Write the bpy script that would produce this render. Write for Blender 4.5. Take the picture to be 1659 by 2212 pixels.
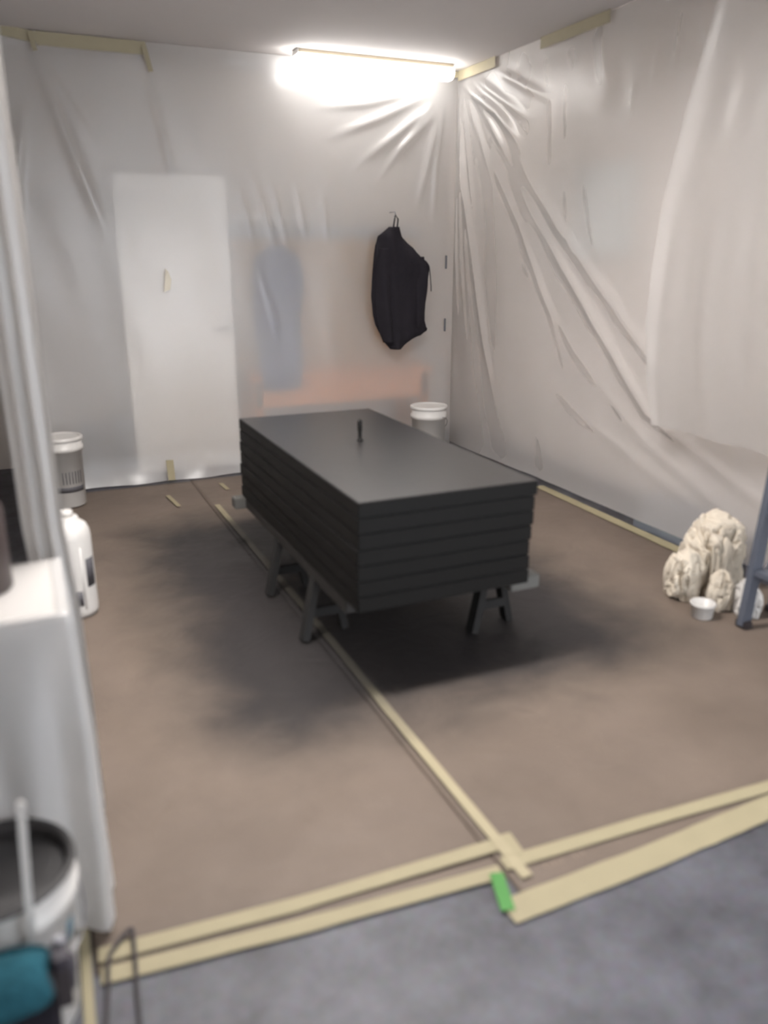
import bpy, bmesh, math, random
from mathutils import Vector, Matrix, noise
random.seed(7)
C = bpy.context.scene.collection
for o in list(bpy.data.objects):
    bpy.data.objects.remove(o, do_unlink=True)
PI = math.pi

# ------------------------------------------------------------------ camera
cam = bpy.data.cameras.new('camera')
cam.sensor_fit = 'VERTICAL'; cam.sensor_height = 36; cam.sensor_width = 27
cam.lens = 1748 / 2212 * 36
cam.clip_start = 0.05; cam.clip_end = 60
cam.dof.use_dof = True; cam.dof.focus_distance = 14.0; cam.dof.aperture_fstop = 1.35
co = bpy.data.objects.new('camera', cam); C.objects.link(co)
co.location = (0, 0, 1.55)
co.rotation_euler = (math.radians(90 - 17.6), 0, math.radians(-23.8))
bpy.context.scene.camera = co

# ------------------------------------------------------------------ world, exposure
W = bpy.data.worlds.new('world'); bpy.context.scene.world = W
W.use_nodes = True
bg = W.node_tree.nodes['Background']
bg.inputs[0].default_value = (0.90, 0.94, 1.0, 1); bg.inputs[1].default_value = 1.9
vs = bpy.context.scene.view_settings
vs.view_transform = 'Standard'; vs.look = 'None'; vs.gamma = 1.0; vs.use_curve_mapping = False
vs.exposure = 1.62
LAMP_BOOTH = 7.0      # emission of the visible batten
LAMP_FILL = 72.0       # emission of the unseen fill trough over the booth front

# ------------------------------------------------------------------ materials
def lin(c):
    return tuple(((v / 255) / 12.92 if v / 255 <= 0.04045 else ((v / 255 + 0.055) / 1.055) ** 2.4) for v in c) + (1,)

def nodes(name):
    m = bpy.data.materials.new(name); m.use_nodes = True
    nt = m.node_tree; b = nt.nodes['Principled BSDF']
    return m, nt, b

def N(nt, t, **kw):
    n = nt.nodes.new(t)
    for k, v in kw.items(): setattr(n, k, v)
    return n

def mat(name, rgb, rough=0.6, metal=0.0, var=0.10, scale=8.0, bump=0.0, bscale=60.0, spec=0.5):
    m, nt, b = nodes(name)
    tc = N(nt, 'ShaderNodeTexCoord')
    nz = N(nt, 'ShaderNodeTexNoise'); nz.inputs['Scale'].default_value = scale; nz.inputs['Detail'].default_value = 4
    nt.links.new(tc.outputs['Object'], nz.inputs['Vector'])
    mx = N(nt, 'ShaderNodeMix', data_type='RGBA')
    c = lin(rgb)
    mx.inputs[6].default_value = tuple(x * (1 - var) for x in c[:3]) + (1,)
    mx.inputs[7].default_value = tuple(min(1, x * (1 + var)) for x in c[:3]) + (1,)
    nt.links.new(nz.outputs['Fac'], mx.inputs[0]); nt.links.new(mx.outputs[2], b.inputs['Base Color'])
    b.inputs['Roughness'].default_value = rough; b.inputs['Metallic'].default_value = metal
    b.inputs['Specular IOR Level'].default_value = spec
    if bump:
        n2 = N(nt, 'ShaderNodeTexNoise'); n2.inputs['Scale'].default_value = bscale
        nt.links.new(tc.outputs['Object'], n2.inputs['Vector'])
        bp = N(nt, 'ShaderNodeBump'); bp.inputs['Strength'].default_value = bump; bp.inputs['Distance'].default_value = 0.01
        nt.links.new(n2.outputs['Fac'], bp.inputs['Height']); nt.links.new(bp.outputs['Normal'], b.inputs['Normal'])
    return m

def film(name, white=0.86, see=0.30, rough=0.35, gloss=0.10, grough=0.28, tint=(1, 0.985, 0.965)):
    """milky polythene: scatters on both sides, lets a blurred view through, has a soft sheen"""
    m = bpy.data.materials.new(name); m.use_nodes = True
    nt = m.node_tree; nt.nodes.clear()
    out = N(nt, 'ShaderNodeOutputMaterial')
    d = N(nt, 'ShaderNodeBsdfDiffuse'); t = N(nt, 'ShaderNodeBsdfTranslucent')
    col = tuple(white * x for x in tint) + (1,)
    d.inputs[0].default_value = col; t.inputs[0].default_value = col
    r = N(nt, 'ShaderNodeBsdfRefraction'); r.inputs['Color'].default_value = (0.97, 0.96, 0.95, 1)
    r.inputs['Roughness'].default_value = rough; r.inputs['IOR'].default_value = 1.18
    g = N(nt, 'ShaderNodeBsdfGlossy'); g.inputs['Roughness'].default_value = grough
    m1 = N(nt, 'ShaderNodeMixShader'); m1.inputs[0].default_value = 0.46
    m2 = N(nt, 'ShaderNodeMixShader'); m2.inputs[0].default_value = see
    m3 = N(nt, 'ShaderNodeMixShader'); m3.inputs[0].default_value = gloss
    L = nt.links.new
    L(d.outputs[0], m1.inputs[1]); L(t.outputs[0], m1.inputs[2])
    L(m1.outputs[0], m2.inputs[1]); L(r.outputs[0], m2.inputs[2])
    L(m2.outputs[0], m3.inputs[1]); L(g.outputs[0], m3.inputs[2])
    L(m3.outputs[0], out.inputs[0])
    tc = N(nt, 'ShaderNodeTexCoord'); nz = N(nt, 'ShaderNodeTexNoise')
    nz.inputs['Scale'].default_value = 9; nz.inputs['Detail'].default_value = 5
    bp = N(nt, 'ShaderNodeBump'); bp.inputs['Strength'].default_value = 0.12; bp.inputs['Distance'].default_value = 0.02
    L(tc.outputs['Object'], nz.inputs['Vector']); L(nz.outputs['Fac'], bp.inputs['Height'])
    for s in (d, g): L(bp.outputs[0], s.inputs['Normal'])
    return m

def emis(name, col, strength):
    m = bpy.data.materials.new(name); m.use_nodes = True
    nt = m.node_tree; nt.nodes.clear()
    out = N(nt, 'ShaderNodeOutputMaterial'); e = N(nt, 'ShaderNodeEmission')
    e.inputs[0].default_value = col; e.inputs[1].default_value = strength
    nt.links.new(e.outputs[0], out.inputs[0]); return m

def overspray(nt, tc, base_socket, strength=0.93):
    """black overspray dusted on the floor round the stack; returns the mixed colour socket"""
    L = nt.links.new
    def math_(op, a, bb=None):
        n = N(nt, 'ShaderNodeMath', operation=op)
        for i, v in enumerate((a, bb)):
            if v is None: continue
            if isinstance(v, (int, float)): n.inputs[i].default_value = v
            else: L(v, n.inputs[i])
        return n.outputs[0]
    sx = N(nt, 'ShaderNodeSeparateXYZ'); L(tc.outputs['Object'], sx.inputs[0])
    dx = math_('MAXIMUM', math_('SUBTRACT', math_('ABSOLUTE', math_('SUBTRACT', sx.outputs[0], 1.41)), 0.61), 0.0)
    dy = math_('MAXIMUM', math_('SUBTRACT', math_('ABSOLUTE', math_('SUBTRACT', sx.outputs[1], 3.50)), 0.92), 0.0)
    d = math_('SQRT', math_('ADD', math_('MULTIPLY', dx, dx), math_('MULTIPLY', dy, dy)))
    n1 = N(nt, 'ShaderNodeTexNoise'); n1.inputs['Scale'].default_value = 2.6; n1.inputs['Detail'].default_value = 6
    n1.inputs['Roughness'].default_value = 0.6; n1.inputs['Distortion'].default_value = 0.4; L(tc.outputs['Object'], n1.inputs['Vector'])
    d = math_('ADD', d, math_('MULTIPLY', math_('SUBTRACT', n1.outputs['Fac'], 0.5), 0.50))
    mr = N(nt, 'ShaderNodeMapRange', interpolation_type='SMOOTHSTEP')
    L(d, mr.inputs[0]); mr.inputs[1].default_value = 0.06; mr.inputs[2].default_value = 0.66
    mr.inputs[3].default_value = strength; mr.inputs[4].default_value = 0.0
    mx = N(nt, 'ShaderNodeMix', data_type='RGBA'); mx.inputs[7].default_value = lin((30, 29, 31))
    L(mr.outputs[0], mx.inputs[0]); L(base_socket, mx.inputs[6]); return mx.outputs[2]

def kraft():
    """brown building paper with black overspray dusted round the stack"""
    m, nt, b = nodes('kraft_paper')
    L = nt.links.new
    tc = N(nt, 'ShaderNodeTexCoord')
    def noise_(scale, detail=5, rough=0.55, dist=0.0):
        n = N(nt, 'ShaderNodeTexNoise'); n.inputs['Scale'].default_value = scale; n.inputs['Detail'].default_value = detail
        n.inputs['Roughness'].default_value = rough; n.inputs['Distortion'].default_value = dist
        L(tc.outputs['Object'], n.inputs['Vector']); return n
    n2 = noise_(2.0, 7, 0.6)
    base = N(nt, 'ShaderNodeMix', data_type='RGBA')
    base.inputs[6].default_value = lin((88, 77, 68)); base.inputs[7].default_value = lin((120, 107, 96))
    L(n2.outputs['Fac'], base.inputs[0])
    n4 = noise_(0.9, 4, 0.5)                                   # slow dull smudges of dust
    mr2 = N(nt, 'ShaderNodeMapRange'); L(n4.outputs['Fac'], mr2.inputs[0])
    mr2.inputs[1].default_value = 0.52; mr2.inputs[2].default_value = 0.75; mr2.inputs[3].default_value = 0; mr2.inputs[4].default_value = 0.35
    dm = N(nt, 'ShaderNodeMix', data_type='RGBA'); dm.inputs[7].default_value = lin((72, 62, 54))
    L(mr2.outputs[0], dm.inputs[0]); L(base.outputs[2], dm.inputs[6])
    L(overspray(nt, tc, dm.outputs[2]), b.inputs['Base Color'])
    b.inputs['Roughness'].default_value = 0.62; b.inputs['Specular IOR Level'].default_value = 0.35
    n3_ = noise_(5, 6, 0.6, 0.6); bp = N(nt, 'ShaderNodeBump'); bp.inputs['Strength'].default_value = 0.35; bp.inputs['Distance'].default_value = 0.03
    L(n3_.outputs['Fac'], bp.inputs['Height']); L(bp.outputs[0], b.inputs['Normal'])
    return m

def dusted_tape():
    m, nt, b = nodes('masking_tape_dusted')
    tc = N(nt, 'ShaderNodeTexCoord'); nz = N(nt, 'ShaderNodeTexNoise'); nz.inputs['Scale'].default_value = 12
    nt.links.new(tc.outputs['Object'], nz.inputs['Vector'])
    mx = N(nt, 'ShaderNodeMix', data_type='RGBA'); mx.inputs[6].default_value = lin((148, 138, 112)); mx.inputs[7].default_value = lin((160, 150, 122))
    nt.links.new(nz.outputs['Fac'], mx.inputs[0])
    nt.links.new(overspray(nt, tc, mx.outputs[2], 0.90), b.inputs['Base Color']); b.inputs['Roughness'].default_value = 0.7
    return m

def concrete():
    m, nt, b = nodes('concrete'); L = nt.links.new
    tc = N(nt, 'ShaderNodeTexCoord')
    n1 = N(nt, 'ShaderNodeTexNoise'); n1.inputs['Scale'].default_value = 5; n1.inputs['Detail'].default_value = 9; n1.inputs['Roughness'].default_value = 0.65
    n2 = N(nt, 'ShaderNodeTexNoise'); n2.inputs['Scale'].default_value = 45; n2.inputs['Detail'].default_value = 5
    L(tc.outputs['Object'], n1.inputs['Vector']); L(tc.outputs['Object'], n2.inputs['Vector'])
    cr = N(nt, 'ShaderNodeValToRGB')
    cr.color_ramp.elements[0].position = 0.3; cr.color_ramp.elements[0].color = lin((52, 52, 60))
    cr.color_ramp.elements[1].position = 0.7; cr.color_ramp.elements[1].color = lin((86, 86, 98))
    L(n1.outputs['Fac'], cr.inputs[0])
    mx = N(nt, 'ShaderNodeMix', data_type='RGBA', blend_type='OVERLAY'); mx.inputs[0].default_value = 0.35
    L(cr.outputs[0], mx.inputs[6]); L(n2.outputs['Color'], mx.inputs[7])
    hs = N(nt, 'ShaderNodeHueSaturation'); hs.inputs['Saturation'].default_value = 0.6
    L(mx.outputs[2], hs.inputs['Color']); L(hs.outputs[0], b.inputs['Base Color'])
    b.inputs['Roughness'].default_value = 0.55
    bp = N(nt, 'ShaderNodeBump'); bp.inputs['Strength'].default_value = 0.25; bp.inputs['Distance'].default_value = 0.004
    L(n2.outputs['Fac'], bp.inputs['Height']); L(bp.outputs[0], b.inputs['Normal'])
    return m

def wood(name, a, bcol, scale=3.0, rough=0.6):
    m, nt, b = nodes(name); L = nt.links.new
    tc = N(nt, 'ShaderNodeTexCoord'); mp = N(nt, 'ShaderNodeMapping'); mp.inputs['Scale'].default_value = (1, 12, 12)
    n1 = N(nt, 'ShaderNodeTexNoise'); n1.inputs['Scale'].default_value = scale; n1.inputs['Detail'].default_value = 6
    L(tc.outputs['Object'], mp.inputs[0]); L(mp.outputs[0], n1.inputs['Vector'])
    mx = N(nt, 'ShaderNodeMix', data_type='RGBA'); mx.inputs[6].default_value = lin(a); mx.inputs[7].default_value = lin(bcol)
    L(n1.outputs['Fac'], mx.inputs[0]); L(mx.outputs[2], b.inputs['Base Color']); b.inputs['Roughness'].default_value = rough
    return m

M = {}
M['film'] = film('plastic_film', white=0.97, see=0.54, rough=0.60, gloss=0.07, grough=0.34, tint=(1, 0.98, 0.962))
M['film_left'] = film('plastic_film_bunched', white=0.76, see=0.12, gloss=0.14)
M['film_thick'] = film('plastic_film_double', white=0.72, see=0.58, rough=0.5, gloss=0.05)
M['kraft'] = kraft()
M['concrete'] = concrete()
M['ceiling'] = mat('ceiling_paint', (206, 201, 199), 0.85, var=0.03, scale=1.5, bump=0.08, bscale=90)
M['wall'] = mat('wall_paint', (196, 189, 184), 0.8, var=0.03, scale=2)
M['black'] = mat('black_satin_paint_lit', (36, 35, 36), 0.30, var=0.10, scale=3, bump=0.05, bscale=30, spec=0.85)  # board tops: black lightened to carry the light they catch
M['black_edge_shaded'] = mat('black_paint_shaded', (19, 18, 17), 0.55, var=0.1, scale=3, spec=0.18)  # same black darkened for the shaded board sides; also on the peg
M['tape'] = mat('masking_tape', (146, 137, 110), 0.7, var=0.06, scale=14, bump=0.12, bscale=60)
M['tape_yellow'] = mat('masking_tape_yellow', (166, 157, 132), 0.7, var=0.06, scale=14)
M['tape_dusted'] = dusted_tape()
M['green_tape'] = mat('green_tape', (58, 122, 48), 0.55, var=0.06, scale=20)
M['print'] = mat('grey_print', (120, 106, 94), 0.8)
M['housing'] = mat('lamp_housing', (150, 140, 122), 0.5, var=0.04)
M['white_metal'] = mat('white_enamel', (205, 203, 200), 0.4, var=0.03)
M['plastic_white'] = mat('white_plastic', (196, 193, 189), 0.38, var=0.03, scale=5)
M['plastic_grey'] = mat('grey_plastic', (104, 105, 112), 0.45, var=0.08, scale=5)
M['label_dark'] = mat('label_ink', (74, 72, 76), 0.6)
M['label_blue'] = mat('label_blue_ink', (92, 112, 122), 0.6)
M['cloth_black'] = mat('black_cloth', (38, 35, 40), 0.92, var=0.2, scale=8, bump=0.4, bscale=120, spec=0.2)
M['canvas'] = mat('cream_canvas', (204, 194, 178), 0.9, var=0.06, scale=6, bump=0.3, bscale=140, spec=0.2)
M['ladder'] = mat('blue_grey_paint', (84, 88, 98), 0.45, var=0.1, scale=12)
M['ladder_dark'] = mat('dark_strut_paint', (70, 70, 78), 0.5, var=0.1, scale=12)
M['timber'] = wood('dusty_timber', (30, 28, 27), (44, 41, 39))
M['timber_dark'] = wood('oversprayed_timber', (18, 17, 17), (30, 28, 27), 3.0, 0.8)
M['beam_end'] = mat('grey_beam_end', (92, 91, 88), 0.7, var=0.1)
M['ply'] = wood('plywood', (206, 128, 74), (222, 150, 96))
M['beige'] = mat('beige_board', (168, 138, 104), 0.7, var=0.06, scale=2)
M['blue_cloth'] = mat('blue_grey_cloth', (46, 58, 100), 0.9, var=0.12, scale=6, bump=0.3, bscale=60)
M['blue_frame'] = mat('blue_grey_metal', (138, 146, 158), 0.5)
M['teal'] = mat('teal_fabric', (38, 84, 96), 0.95, var=0.6, scale=70, bump=0.6, bscale=220, spec=0.2)
M['paint_black'] = mat('dried_black_paint', (44, 42, 42), 0.5, var=0.15, scale=6, bump=0.1)
M['rubber'] = mat('black_rubber', (44, 38, 40), 0.6)
M['tool'] = mat('dark_tool_plastic', (54, 50, 58), 0.5, var=0.15, scale=6)
M['steel'] = mat('steel', (150, 150, 155), 0.35, metal=0.9, var=0.05)
M['orange'] = mat('orange_plastic', (150, 82, 58), 0.5)
M['door_white'] = mat('door_paint', (250, 247, 242), 0.5, var=0.01)
M['wall_brightened'] = mat('wall_paint_brightened', (240, 232, 226), 0.8, var=0.03, scale=2)  # lighter copy of the wall paint, brightens the right sheet from behind
M['skirting'] = mat('blue_grey_skirting', (92, 92, 104), 0.6)
M['jar'] = mat('dark_brown_plastic', (66, 56, 54), 0.5)
M['tube_booth'] = emis('lamp_glow', (1.0, 0.97, 0.935, 1), LAMP_BOOTH)
M['tube_fill'] = emis('fill_lamp_glow', (1.0, 0.955, 0.925, 1), LAMP_FILL)

# ------------------------------------------------------------------ mesh helpers
def link(name, verts, faces, m, parent=None, smooth=False):
    me = bpy.data.meshes.new(name); me.from_pydata([tuple(v) for v in verts], [], faces); me.update()
    if smooth:
        me.polygons.foreach_set('use_smooth', [True] * len(me.polygons))
    me.materials.append(m)
    o = bpy.data.objects.new(name, me); C.objects.link(o)
    if parent: o.parent = parent
    return o

class MB:
    def __init__(s): s.v = []; s.f = []
    def add(s, v, f):
        k = len(s.v); s.v += [Vector(x) for x in v]; s.f += [tuple(i + k for i in q) for q in f]; return s
    def box(s, x0, x1, y0, y1, z0, z1, c=0.0):
        """box with chamfered edges (c)"""
        bm = bmesh.new(); bmesh.ops.create_cube(bm, size=1)
        for v in bm.verts:
            v.co = Vector(((x0 + x1) / 2 + v.co.x * (x1 - x0), (y0 + y1) / 2 + v.co.y * (y1 - y0), (z0 + z1) / 2 + v.co.z * (z1 - z0)))
        if c: bmesh.ops.bevel(bm, geom=bm.edges[:], offset=c, segments=2, affect='EDGES')
        bm.verts.index_update()
        s.add([v.co.copy() for v in bm.verts], [tuple(v.index for v in f.verts) for f in bm.faces]); bm.free(); return s
    def beam(s, p, q, w, h, up=(0, 0, 1)):
        p, q = Vector(p), Vector(q); d = (q - p).normalized(); u = Vector(up)
        a = d.cross(u)
        if a.length < 1e-3: a = Vector((1, 0, 0))
        a.normalize(); b = a.cross(d).normalized()
        vs_ = [e + a * sx * w / 2 + b * sz * h / 2 for e in (p, q) for sx, sz in ((-1, -1), (1, -1), (1, 1), (-1, 1))]
        return s.add(vs_, [(0, 1, 2, 3), (7, 6, 5, 4), (0, 4, 5, 1), (1, 5, 6, 2), (2, 6, 7, 3), (3, 7, 4, 0)])
    def tube(s, pts, r, n=10, caps=True):
        pts = [Vector(p) for p in pts]; rings = []
        for i, p in enumerate(pts):
            d = (pts[min(i + 1, len(pts) - 1)] - pts[max(i - 1, 0)]).normalized()
            a = d.cross(Vector((0, 0, 1)))
            if a.length < 1e-3: a = d.cross(Vector((0, 1, 0)))
            a.normalize(); b = d.cross(a); rr = r[i] if isinstance(r, (list, tuple)) else r
            rings.append([p + (a * math.cos(t) + b * math.sin(t)) * rr for t in (2 * PI * k / n for k in range(n))])
        v = [x for g in rings for x in g]
        f = [(i * n + k, i * n + (k + 1) % n, (i + 1) * n + (k + 1) % n, (i + 1) * n + k) for i in range(len(pts) - 1) for k in range(n)]
        if caps: f += [tuple(range(n - 1, -1, -1)), tuple((len(pts) - 1) * n + k for k in range(n))]
        return s.add(v, f)
    def lathe(s, prof, cx=0, cy=0, n=40, cap0=True, cap1=True):
        v = [Vector((cx + r * math.cos(2 * PI * k / n), cy + r * math.sin(2 * PI * k / n), z)) for r, z in prof for k in range(n)]
        f = [(i * n + k, i * n + (k + 1) % n, (i + 1) * n + (k + 1) % n, (i + 1) * n + k) for i in range(len(prof) - 1) for k in range(n)]
        if cap0: f.append(tuple(range(n - 1, -1, -1)))
        if cap1: f.append(tuple((len(prof) - 1) * n + k for k in range(n)))
        return s.add(v, f)
    def build(s, name, m, parent=None, smooth=False):
        o = link(name, s.v, s.f, m, parent, False)
        if smooth:
            for p in o.data.polygons: p.use_smooth = len(p.vertices) <= 4
        return o

def tag(o, label=None, cat=None, group=None, kind=None):
    if label: o['label'] = label
    if cat: o['category'] = cat
    if group: o['group'] = group
    if kind: o['kind'] = kind
    return o

def empty(name, loc, label, cat, group=None, rz=0):
    o = bpy.data.objects.new(name, None); C.objects.link(o); o.empty_display_size = 0.1
    o.location = loc; o.rotation_euler = (0, 0, rz); tag(o, label, cat, group); return o

def struct(o): o['kind'] = 'structure'; return o

FADE0 = 0.12
def seg_ridge(u, v, pts, w):
    """distance falloff of (u, v) from a polyline; fades in and out along it"""
    best = 0.0
    tot = sum(math.hypot(pts[i + 1][0] - pts[i][0], pts[i + 1][1] - pts[i][1]) for i in range(len(pts) - 1)); run = 0
    for i in range(len(pts) - 1):
        ax, ay = pts[i]; bx, by = pts[i + 1]; dx, dy = bx - ax, by - ay; l2 = dx * dx + dy * dy; l = math.sqrt(l2)
        t = ((u - ax) * dx + (v - ay) * dy) / l2; t = min(1, max(0, t))
        px, py = ax + dx * t, ay + dy * t
        dd = (u - px) ** 2 + (v - py) ** 2
        if dd < 9 * w * w:
            s_ = (run + t * l) / tot
            fade = min(1, (1 - s_) * 2.0) * min(1, s_ * 3.0 + FADE0); fade = fade * fade * (3 - 2 * fade)
            best = max(best, math.exp(-dd / (w * w)) * fade)
        run += l
    return best

# ------------------------------------------------------------------ the setting
YB, XR, ZC = 5.80, 3.15, 2.82
struct(MB().box(-1.8, 3.6, -2.2, 6.8, -0.15, 0.0).build('floor', M['concrete']))
struct(MB().box(-1.8, 3.6, -0.6, 6.8, ZC, ZC + 0.12).build('ceiling', M['ceiling']))
struct(MB().box(-1.8, 3.6, 6.62, 6.8, 0, ZC).build('wall_back', M['wall']))
struct(MB().box(3.42, 3.6, -0.6, 6.62, 0, ZC).build('wall_right', M['wall_brightened']))
struct(MB().box(-1.8, -1.62, -0.6, 6.62, 0, ZC).build('wall_left', M['wall']))
struct(MB().box(3.36, 3.42, 1.2, 6.62, 0, 0.10, 0.006).build('baseboard_right', M['skirting']))
struct(MB().box(-1.8, 0.75, -0.72, -0.6, 0, ZC).build('wall_front_unseen', M['wall']))  # unseen front wall, added to keep daylight off the left foreground
struct(MB().box(0.75, 3.6, -0.72, -0.6, 2.45, ZC).build('wall_front_unseen', M['wall']))
# white door in the back wall
door = bpy.data.objects.new('door_1', None); C.objects.link(door); door.location = (1.06, 6.05, 0); struct(door)
MB().box(-0.38, 0.38, 0.0, 0.045, 0.0, 2.07, 0.004).build('door_leaf', M['door_white'], door)
for (a, b, c, d) in ((-0.30, -0.03, 1.15, 1.95), (0.03, 0.30, 1.15, 1.95), (-0.30, -0.03, 0.2, 1.0), (0.03, 0.30, 0.2, 1.0)):
    MB().box(a, b, -0.008, 0.002, c, d, 0.004).build('door_panel', M['door_white'], door)
MB().tube([(0.33, -0.002, 1.04), (0.33, -0.05, 1.04), (0.22, -0.05, 1.04)], 0.009).build('door_handle', M['steel'], door, True)

# ------------------------------------------------------------------ plastic sheets
def sheet(name, nu, nv, u0, u1, v0, v1, pos, m):
    vs_ = []; fs = []
    for j in range(nv + 1):
        for i in range(nu + 1):
            vs_.append(pos(u0 + (u1 - u0) * i / nu, v0 + (v1 - v0) * j / nv))
    for j in range(nv):
        for i in range(nu):
            a = j * (nu + 1) + i; fs.append((a, a + 1, a + nu + 2, a + nu + 1))
    return link(name, vs_, fs, m, None, True)

def n3(x, y, z): return noise.noise(Vector((x, y, z)))

back_folds = [  # (points in x, z), width, height; they rake down from the corner and hang from the tape
    ([(2.92, 2.66), (2.5, 2.47), (2.05, 2.30)], .030, .030), ([(2.95, 2.60), (2.6, 2.34), (2.28, 2.12)], .030, .034),
    ([(2.98, 2.57), (2.80, 2.38), (2.58, 2.2)], .026, .030), ([(2.99, 2.55), (2.91, 2.2), (2.82, 1.85)], .026, .026),
    ([(2.86, 2.67), (2.4, 2.56), (1.94, 2.50)], .026, .024), ([(2.96, 2.62), (2.7, 2.30), (2.45, 2.0)], .022, .022),
    ([(3.03, 2.6), (2.98, 2.2), (2.96, 1.7)], .020, .022),
    ([(1.57, 2.10), (1.65, 1.84), (1.74, 1.55)], .018, .014), ([(1.70, 2.06), (1.76, 1.84), (1.83, 1.55)], .016, .012),
    ([(1.88, 2.06), (1.92, 1.84), (1.97, 1.6)], .018, .013), ([(1.48, 2.00), (1.53, 1.8), (1.58, 1.6)], .015, .012),
    ([(2.08, 2.0), (2.1, 1.8), (2.12, 1.6)], .018, .010), ([(1.60, 1.45), (1.66, 1.2), (1.73, 0.9)], .014, .010),
    ([(1.66, 1.30), (1.70, 1.15), (1.73, 1.0)], .012, .010),
    ([(0.27, 2.74), (0.41, 2.24), (0.62, 1.6)], .034, .030), ([(0.92, 2.70), (1.00, 2.27), (1.07, 1.9)], .022, .013),
    ([(0.19, 2.43), (0.10, 2.0), (0.07, 1.55)], .03, .02), ([(0.30, 2.70), (0.50, 2.35), (0.62, 2.1)], .02, .010),
]
def back_pos(x, z):
    d = 0.030 * n3(x * 1.1, z * 0.8, 1.7) + 0.008 * n3(x * 4.5 + z, z * 1.2, 4.1) * (1 if z < 2.75 else 0)
    for p, w, h in back_folds: d += .8 * h * seg_ridge(x, z, p, w)
    top = min(1, max(0, (ZC - z) / 0.12)); d *= top
    low = max(0, 0.22 - z); d += low * low * 1.3 * (1 + .5 * n3(x * 4, 0, 6))            # skirt lies forward on the paper
    c = min(1, max(0, (XR - x) / 0.05)); d *= c
    return (x, YB - d - 0.004, z)
bs = sheet('plastic_sheet', 210, 190, -0.06, XR, 0.012, ZC - 0.004, back_pos, M['film'])
tag(bs, 'wide milky plastic sheet hung across the back of the booth behind the lamp', 'sheet')

right_folds = [  # (points in y, z)
    ([(5.78, 2.76), (5.62, 2.04), (5.45, 1.55), (5.27, 0.93), (4.98, 0.22)], .030, .042),
    ([(5.79, 2.72), (5.74, 1.6), (5.65, 0.7)], .014, .016), ([(5.75, 2.72), (5.66, 1.55), (5.5, 0.7)], .014, .016),
    ([(5.71, 2.72), (5.58, 1.55), (5.4, 0.7)], .013, .014), ([(5.72, 2.75), (5.52, 2.0), (5.35, 1.5)], .016, .016),
    ([(5.74, 2.78), (5.3, 2.52), (4.84, 2.22)], .024, .034), ([(5.76, 2.74), (5.2, 2.48), (4.80, 2.12)], .024, .032),
    ([(5.60, 2.77), (5.2, 2.56), (4.75, 2.34)], .020, .026), ([(5.30, 2.75), (4.9, 2.58), (4.5, 2.42)], .020, .016),
    ([(5.62, 2.70), (5.3, 2.42), (4.95, 2.05)], .020, .024), ([(5.66, 2.66), (5.4, 2.3), (5.2, 1.95)], .020, .020),
    ([(5.1, 2.30), (4.45, 1.72), (3.75, 1.20), (3.1, 0.75), (2.3, 0.3)], .034, .022), ([(5.0, 2.05), (4.46, 1.55), (3.49, 0.72), (2.62, 0.40), (1.8, .2)], .030, .026),
    ([(4.7, 0.85), (4.11, 0.60), (3.25, 0.33), (2.5, 0.14)], .030, .020), ([(4.9, 1.55), (4.2, 0.98), (3.5, 0.55), (2.8, 0.28), (2.0, .1)], .026, .020),
    ([(5.3, 2.2), (4.9, 1.75), (4.5, 1.2), (4.2, 0.7)], .022, .014),
    ([(4.15, 2.86), (4.07, 2.53), (3.99, 2.26)], .050, .050), ([(3.50, 2.76), (3.55, 2.5), (3.60, 2.28)], .016, .018),
    ([(3.43, 2.80), (3.34, 2.55), (3.22, 2.3)], .022, .024), ([(3.68, 2.60), (3.69, 2.45), (3.70, 2.3)], .014, .014),
    ([(3.84, 2.45), (3.84, 2.34), (3.84, 2.2)], .016, .014), ([(3.20, 2.80), (3.08, 2.6), (2.95, 2.4)], .024, .022),
    ([(4.4, 2.0), (4.34, 1.75), (4.25, 1.45)], .022, .014), ([(4.2, 2.0), (4.1, 1.7), (3.95, 1.35)], .02, .014),
    ([(3.9, 2.1), (3.84, 1.8), (3.75, 1.5)], .018, .010), ([(4.6, 2.5), (4.57, 2.3), (4.55, 2.0)], .02, .014),
    ([(4.45, 2.55), (4.42, 2.35), (4.40, 2.1)], .016, .012),
]
def right_pos(y, z):
    d = 0.030 * n3(y * 1.0, z * 0.8, 9.2) + 0.008 * n3(y * 4.2 - z, z * 1.1, 3.3)
    for p, w, h in right_folds: d += (.72 if p[0][0] > 4.9 else .32) * h * seg_ridge(y, z, p, w * 1.3)
    top = min(1, max(0, (ZC - z) / 0.12)); d *= top
    low = max(0, 0.16 - z); d += low * low * 1.2
    c = min(1, max(0, (YB - y) / 0.05)); d *= c
    return (XR - d - 0.004, y, z)
rs = sheet('plastic_sheet', 250, 190, 1.25, YB, 0.085, ZC - 0.004, right_pos, M['film'])
tag(rs, 'milky plastic sheet covering the right side of the booth, creased towards the corner lamp', 'sheet')

def curtain_pos(u, v):
    """loose second sheet in front of the right one; u runs from its free edge towards the camera"""
    z = 0.70 + v * (ZC - 0.71)
    prof = [(0.70, 3.27), (0.9, 3.33), (1.21, 3.375), (1.5, 3.37), (1.815, 3.34), (2.2, 3.24), (2.62, 3.115), (2.82, 3.06)]
    for i in range(len(prof) - 1):
        if prof[i][0] <= z <= prof[i + 1][0]:
            t = (z - prof[i][0]) / (prof[i + 1][0] - prof[i][0]); y0 = prof[i][1] + t * (prof[i + 1][1] - prof[i][1])
    y = y0 - u * 1.75
    d = 0.018 * math.sin(u * 30 + z * 0.8) * (0.4 + 0.6 * u) + 0.025 * n3(u * 5, z * 0.7, 7.7) + 0.016 * math.exp(-(u / 0.02) ** 2)
    d += 0.012 * math.sin(u * 71 + z * 1.7) * n3(u * 3, z, 2.2)
    return (2.985 - d, y, z)
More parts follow.
